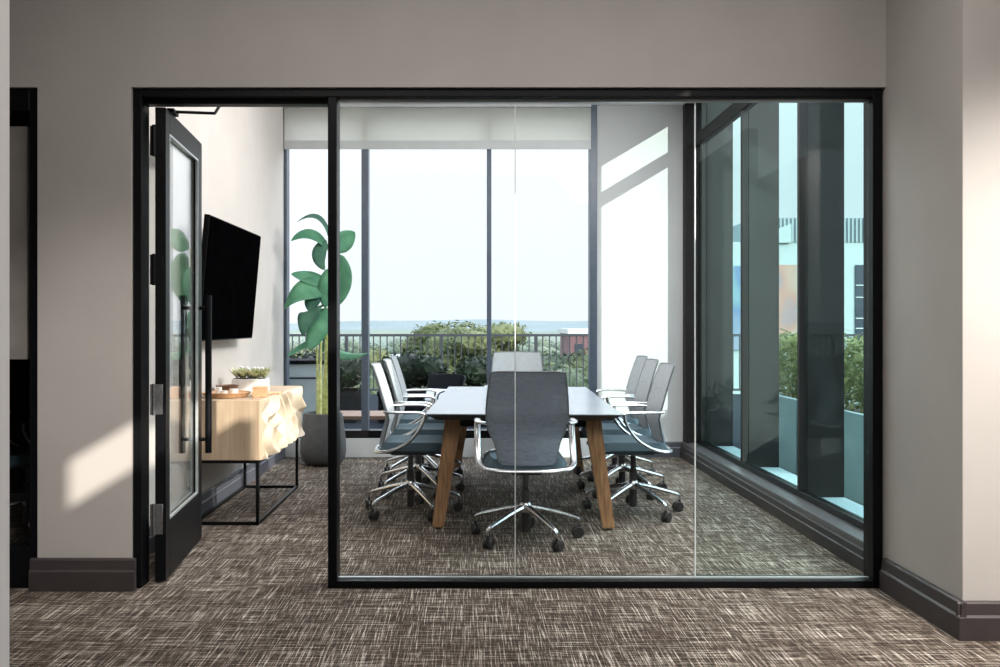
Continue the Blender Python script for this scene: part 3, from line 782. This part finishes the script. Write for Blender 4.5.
# outdoor lounge chairs
def lounge(x, y, a, label):
    o = empty('lounge_chair', (x, y, -.02), a, label, 'lounge chair', 'terrace lounge chairs')
    b = NB()
    for s in (-1, 1):
        tube(b, smooth_path([(s * .33, .33, 0), (s * .33, .30, .42), (s * .33, .22, .60), (s * .33, -.25, .60), (s * .33, -.33, .40), (s * .33, -.30, 0)], 4), .014, 8)
        bar(b, (s * .33, .30, .28), (s * .33, -.30, .24), .022)
    bar(b, (-.33, .30, .28), (.33, .30, .28), .022); bar(b, (-.33, -.30, .24), (.33, -.30, .24), .022); bar(b, (-.33, -.52, .82), (.33, -.52, .82), .022)
    for s in (-1, 1): bar(b, (s * .33, -.28, .24), (s * .33, -.52, .82), .022)
    obj('frame', b, 'rail_metal', o)
    b = NB(); box(b, -.31, .31, -.30, .32, .27, .40, .03, 3); obj('seat_cushion', b, 'planter_dark', o, True)
    b = NB(); box(b, -.31, .31, -.06, .06, 0, .50, .03, 3); b.transform(Matrix.Translation((0, -.33, .38)) @ Matrix.Rotation(.38, 4, 'X')); obj('back_cushion', b, 'planter_dark', o, True)
    b = NB(); box(b, -.22, .22, -.05, .05, 0, .22, .03, 3); b.transform(Matrix.Translation((0, -.20, .41)) @ Matrix.Rotation(.4, 4, 'X')); obj('pillow', b, 'sofa_cushion', o, True)
    o.scale = (.8, .8, .8); return o
lg_ = lounge(-.50, 11.2, 2.6, 'dark terrace lounge chair with white pillow before the hedge')
ot = empty('terrace_table', (-1.25, 9.85, -.02), 0, 'low teak topped terrace table just outside the rear window', 'table')
b = NB(); box(b, -.45, .45, -.3, .3, .30, .34, .004); obj('tabletop', b, 'teak', ot)
for sx in (-1, 1):
    for sy in (-1, 1):
        b = NB(); box(b, sx * .40 - .02, sx * .40 + .02, sy * .26 - .02, sy * .26 + .02, 0, .30); obj('leg', b, 'rail_metal', ot)
gr = empty('grill', (-1.95, 10.6, -.02), 0, 'grey covered grill cabinet outside behind the plant stems', 'grill')
b = NB(); box(b, -.32, .32, -.3, .3, .06, .86, .01); obj('cabinet', b, 'planter_grey', gr)
b = NB(); box(b, -.34, .34, -.32, .32, .86, .90, .006); obj('worktop', b, 'planter_dark', gr)
b = NB(); box(b, -.28, .28, -.28, .28, 0, .06); obj('plinth', b, 'planter_dark', gr)
b = NB(); tube(b, [(-.2, -.33, .70), (.2, -.33, .70)], .012, 8); obj('handle', b, 'rail_metal', gr)

# planter troughs outside the side window, bushes in them
def trough(y0, y1, label, seed):
    o = empty('planter_trough', (3.12, (y0 + y1) / 2, -.02), 0, label, 'planter', 'pale planter troughs beside the side window'); hl = (y1 - y0) / 2
    b = NB()
    box(b, -.28, -.24, -hl, hl, 0, .655, .004); box(b, .24, .28, -hl, hl, 0, .655, .004); box(b, -.24, .24, -hl, -hl + .04, 0, .655, .004); box(b, -.24, .24, hl - .04, hl, 0, .655, .004)
    obj('trough', b, 'planter_grey', o)
    b = NB(); box(b, -.24, .24, -hl + .04, hl - .04, .02, .60); obj('soil', b, 'soil', o)
    y = -hl + .3
    while y < hl - .15:
        b = NB(); c = (R.uniform(-.05, .05), y, .92)
        bl = [(c, .24, .26, .30), ((c[0], y + .12, .82), .2, .2, .24), ((c[0] - .06, y - .12, 1.02), .17, .17, .22), ((c[0] + .04, y + .05, 1.10), .14, .15, .16)]
        leafcloud(b, bl, 620, .012, .026, 2.4)
        for _ in range(7): tube(b, [(c[0] + R.uniform(-.06, .06), y + R.uniform(-.06, .06), .59), (c[0] + R.uniform(-.16, .16), y + R.uniform(-.16, .16), .95)], .006, 5)
        obj('bush', b, 'bush_leaf', o); y += .46
trough(6.35, 7.78, 'pale planter trough of bushes nearest the partition outside side window', 1)
trough(7.84, 9.30, 'pale planter trough of bushes farther back outside side window', 2)

# ---- trees beyond the railing
def crown_mesh(mat, rx, rz, n, s0, s1):
    b = NB(); bl = [((0, 0, 0), rx * .8, rx * .8, rz * .8)]
    for _ in range(11):
        a = R.uniform(0, 6.28); q = R.uniform(.4, .72)
        bl.append(((math.cos(a) * rx * q, math.sin(a) * rx * q, R.uniform(-.35, .5) * rz), rx * R.uniform(.28, .42), rx * R.uniform(.28, .42), rz * R.uniform(.3, .42)))
    core(b, bl, .82); leafcloud(b, bl, n, s0, s1); return b
def tree(x, Y, ztop, rx, rz, label, group, mat, proto=None, n=900, s=(.14, .28)):
    zg = -14.0
    if proto is None:
        o = empty('tree', (x, Y, zg), 0, label, 'tree', group)
        b = crown_mesh(mat, rx, rz, n, *s); c = obj('crown', b, mat, o); c.location = (0, 0, ztop - rz - zg)
        b = NB(); tube(b, [(0, 0, 0), (rx * .04, 0, (ztop - rz - zg) * .5), (0, 0, ztop - rz - zg)], [rx * .12, rx * .09, rx * .05], 8); obj('trunk', b, 'bark', o)
    else:
        o = copy_tree(proto); o.location = (x, Y, zg + (ztop - proto['zt'])); o.rotation_euler.z = R.uniform(0, 6.28)
        tag(o, label, 'tree', group)
    o['zt'] = ztop
    return o
tree(*( (460 - 470) * 60 / F, 60), 1.285 + 11.5 * 60 / F, 4.7, 2.6, 'broad green tree rising above the railing near the central rear mullion', None, 'tree_olive', n=9000, s=(.07, .14))
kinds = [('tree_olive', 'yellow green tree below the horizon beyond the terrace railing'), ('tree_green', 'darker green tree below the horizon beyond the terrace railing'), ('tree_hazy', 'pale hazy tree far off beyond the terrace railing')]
protos = {}; placed = [((460 - 470) * 60 / F, 60, 5.2), (at(600, 360, 75).x + .35, 79, 6.0), (at(375, 345, 90).x, 92.5, 5.0)]
spots = []
for k in range(9): spots.append((250 + k * 44 + R.uniform(-14, 14), R.uniform(36, 46), R.uniform(346, 360), k % 2))
for k in range(11): spots.append((262 + k * 33 + R.uniform(-12, 12), R.uniform(62, 80), R.uniform(337, 348), (k + 1) % 2))
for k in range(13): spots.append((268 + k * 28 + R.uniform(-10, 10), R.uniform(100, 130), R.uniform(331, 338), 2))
for px, Y, py, kd in spots:
    mat, lab = kinds[kd]
    rx = (2.6, 2.8, 4.2)[kd]; rz = (2.6, 2.9, 3.6)[kd]; px0, Y0 = px, Y
    for k in range(400):
        x = at(px, py, Y).x
        if all((x - a) ** 2 + (Y - b_) ** 2 > ((rx + c) * 1.16) ** 2 for a, b_, c in placed): break
        px = px0 + R.uniform(-30, 30); Y = Y0 + R.uniform(-6, 10 + .12 * k) * (.6 + kd * .5)
    placed.append((x, Y, rx)); p = at(px, py, Y)
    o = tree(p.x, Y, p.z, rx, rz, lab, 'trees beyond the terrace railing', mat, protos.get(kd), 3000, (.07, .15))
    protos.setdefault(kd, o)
for o in list(COL.objects):
    if 'zt' in o.keys(): del o['zt']

# ---- land
def ridge(name, Y, base_py, amp, mat, label, x0=-1200, x1=1400, depth=200, seed=0):
    b = NB(); n = 120; A, B, C = [], [], []
    for i in range(n + 1):
        x = x0 + (x1 - x0) * i / n
        h = H - (base_py - 325) * Y / F + amp * (math.sin(x * .006 + seed) + .6 * math.sin(x * .017 + seed * 2) + .3 * math.sin(x * .05 + seed)) 
        A.append(b.verts.new((x, Y - depth, -16))); B.append(b.verts.new((x, Y, h))); C.append(b.verts.new((x, Y + depth, -16)))
    for i in range(n):
        b.faces.new((A[i], A[i + 1], B[i + 1], B[i])); b.faces.new((B[i], B[i + 1], C[i + 1], C[i]))
    struct(name, b, mat, label, 'hill')
ridge('hill_far', 900, 322, 1.6, 'hill_far', 'hazy blue green wooded ridge on the horizon', seed=1)
ridge('hill_near', 420, 330, .9, 'hill_near', 'pale green wooded slope below the horizon ridge', seed=4, x0=-600, x1=800, depth=160)
bm = NB(); box(bm, -1500, 1500, 17.2, 1800, -14.4, -14); struct('ground', bm, 'ground_green', 'distant green ground far below the terrace', 'ground')

# ---- brick building at the right of the rear window
bb = empty('brick_building', (at(600, 360, 75).x, 75, -14), 0, 'red brick building with pale parapet seen beside the white pier', 'building')
b = NB(); box(b, -2.5, 3.2, 0, 8, 0, 14.55); obj('wall', b, 'brick', bb)
b = NB(); box(b, -2.7, 3.4, -.2, 8.2, 14.55, 14.95); obj('parapet', b, 'stone_pale', bb)
for i in range(4):
    for j in range(2):
        b = NB(); box(b, -2.1 + i * 1.3, -1.4 + i * 1.3, -.05, .02, 10.6 + j * 1.9, 11.8 + j * 1.9); obj('window', b, 'dark_window', bb)
b = NB(); box(b, -3.2, 3.4, -2.4, 0, 0, 10.2); obj('porch', b, 'stone_pale', bb)
pb = empty('white_house', (at(375, 345, 90).x, 90, -14), 0, 'small pale building among trees behind the left chairs', 'building')
b = NB(); box(b, -3, 3, 0, 5, 0, 11.7); obj('wall', b, 'stone_pale', pb)
b = NB(); box(b, -3.2, 3.2, -.2, 5.2, 11.7, 12.2); obj('roof', b, 'roof_metal', pb)
for i in range(3):
    b = NB(); box(b, -2.4 + i * 1.8, -1.5 + i * 1.8, -.05, .02, 10.0, 11.2); obj('window', b, 'dark_window', pb)

# ---- warehouse with ribbed roof and mural panels seen through the side window
YW = 45.0
def wx(px): return (px - 470) * YW / F
def wz(py): return H - (py - 325) * YW / F
wb = empty('warehouse', (wx(800), YW, -14), 0, 'pale warehouse with ribbed metal roof and painted panels beyond side window', 'building')
O = Vector((-wx(800), 0, 14))
b = NB(); box(b, wx(715), wx(1000), 0, 12, -14, wz(242)); ob2('wall', b, 'building_white', wb, O)
b = NB()
x = wx(755)
while x < wx(1000):
    box(b, x, x + .09, -.10, -.02, wz(242), wz(218)); x += .2
box(b, wx(755), wx(1000), -.02, 11, wz(242), wz(218)); ob2('ribbed_roof', b, 'roof_metal', wb, O)
b = NB(); vs = [b.verts.new((wx(742), .2 + q, wz(243))) for q in (0, 6)] + [b.verts.new((wx(790), .2 + q, wz(243))) for q in (0, 6)] + [b.verts.new((wx(790), .2 + q, wz(224))) for q in (0, 6)]
b.faces.new((vs[0], vs[2], vs[4])); b.faces.new((vs[1], vs[5], vs[3])); b.faces.new((vs[0], vs[1], vs[3], vs[2])); b.faces.new((vs[2], vs[3], vs[5], vs[4])); b.faces.new((vs[4], vs[5], vs[1], vs[0]))
bmesh.ops.translate(b, vec=(0, -.4, 0), verts=b.verts); ob2('gable', b, 'building_white', wb, O)
for x0, x1, y0, y1, m in ((722, 750, 266, 350, 'mural_teal'), (768, 796, 265, 350, 'mural_warm')):
    b = NB(); box(b, wx(x0), wx(x1), -.12, 0, wz(y1), wz(y0)); ob2('mural_panel', b, m, wb, O)
b = NB(); box(b, wx(855), wx(905), -.08, 0, wz(345), wz(265)); ww = ob2('window', b, 'dark_window', wb, O)
b = NB()
for py in (285, 297, 318, 328): box(b, wx(855), wx(905), -.12, -.08, wz(py + .8), wz(py - .2))
for px in (880,): box(b, wx(px) - .05, wx(px) + .05, -.12, -.08, wz(345), wz(265))
ob2('glazing_bar', b, 'stone_pale', ww, O)

# ------------------------------------------------------------------ light
sun = D.lights.new('sun', 'SUN'); sun.energy = 7.6; sun.angle = .009; sun.color = (1, .93, .84)
so = D.objects.new('sun', sun); COL.objects.link(so)
dv = Vector((-1, 1.3, -.6)).normalized(); so.rotation_euler = dv.to_track_quat('-Z', 'Y').to_euler()

def area(name, loc, sx, sy, energy, target=None, color=(1, 1, 1)):
    l = D.lights.new(name, 'AREA'); l.shape = 'RECTANGLE'; l.size = sx; l.size_y = sy; l.energy = energy; l.color = color
    o = D.objects.new(name, l); COL.objects.link(o); o.location = loc
    if target is not None: o.rotation_euler = (Vector(target) - Vector(loc)).to_track_quat('-Z', 'Y').to_euler()
    return o
area('room_ceiling_fill', (.2, 6.3, 3.39), 3.0, 2.6, 68, color=(1, .98, .96))  # added fill under the ceiling in place of daylight, no real fixture
area('room_side_fill', (1.6, 5.8, 3.2), 2.0, .5, 105, (-1.3, 6.5, .6), (1, .99, .98))  # added lamp imitating daylight from the side window
area('corridor_fill', (.2, 2.5, 3.38), 3.4, 1.6, 80, color=(1, .96, .93))  # added fill for the corridor, not a real fixture
sl = D.lights.new('right_wall_fill', 'SPOT'); sl.energy = 1150; sl.spot_size = math.radians(62); sl.spot_blend = 1; sl.shadow_soft_size = .12; sl.color = (1, .95, .9)  # added unseen spot that brightens the right wall face
slo = D.objects.new('right_wall_fill', sl); COL.objects.link(slo); slo.location = (2.35, 1.7, 3.3)
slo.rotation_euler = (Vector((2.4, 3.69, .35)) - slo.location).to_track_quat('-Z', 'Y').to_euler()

s2 = D.lights.new('pier_fill', 'SPOT'); s2.energy = 430; s2.spot_size = math.radians(34); s2.spot_blend = 1; s2.shadow_soft_size = .15; s2.color = (1, .95, .9)  # added unseen spot that lifts the lower left pier
so2 = D.objects.new('pier_fill', s2); COL.objects.link(so2); so2.location = (-.3, 1.3, 3.3)
so2.rotation_euler = (Vector((-1.9, 4.37, .55)) - so2.location).to_track_quat('-Z', 'Y').to_euler()

w = D.worlds.new('sky'); bpy.context.scene.world = w; w.use_nodes = True
nt = w.node_tree; nt.nodes.clear()
out = nt.nodes.new('ShaderNodeOutputWorld'); bg = nt.nodes.new('ShaderNodeBackground')
tc = nt.nodes.new('ShaderNodeTexCoord'); sp = nt.nodes.new('ShaderNodeSeparateXYZ'); rp = nt.nodes.new('ShaderNodeValToRGB')
nt.links.new(tc.outputs['Generated'], sp.inputs[0]); nt.links.new(sp.outputs['Z'], rp.inputs[0])
e = rp.color_ramp.elements
e[0].position = 0; e[0].color = (1.03, 1.075, 1.13, 1)
e[1].position = 1; e[1].color = (4.2, 4.7, 5.4, 1)
k = e.new(.16); k.color = (1.08, 1.12, 1.17, 1)
k = e.new(.27); k.color = (1.25, 1.28, 1.32, 1)
k = e.new(.45); k.color = (4.6, 4.9, 5.3, 1)
bg.inputs[1].default_value = 1.05
nt.links.new(rp.outputs[0], bg.inputs[0]); nt.links.new(bg.outputs[0], out.inputs[0])

# ------------------------------------------------------------------ camera
cd = D.cameras.new('camera'); cam = D.objects.new('camera', cd); COL.objects.link(cam)
cam.location = (0, 0, H); cam.rotation_euler = (math.radians(90), 0, 0)
cd.sensor_width = 36; cd.lens = 36 * F / 1000; cd.shift_x = .030; cd.shift_y = -.0085
cd.clip_end = 5000; cd.clip_start = .05
sc = bpy.context.scene; sc.camera = cam
sc.view_settings.view_transform = 'Standard'; sc.view_settings.look = 'None'
sc.cycles.max_bounces = 10; sc.cycles.diffuse_bounces = 5; sc.cycles.glossy_bounces = 4; sc.cycles.transparent_max_bounces = 24
sc.cycles.caustics_reflective = False; sc.cycles.caustics_refractive = False; sc.cycles.sample_clamp_indirect = 6
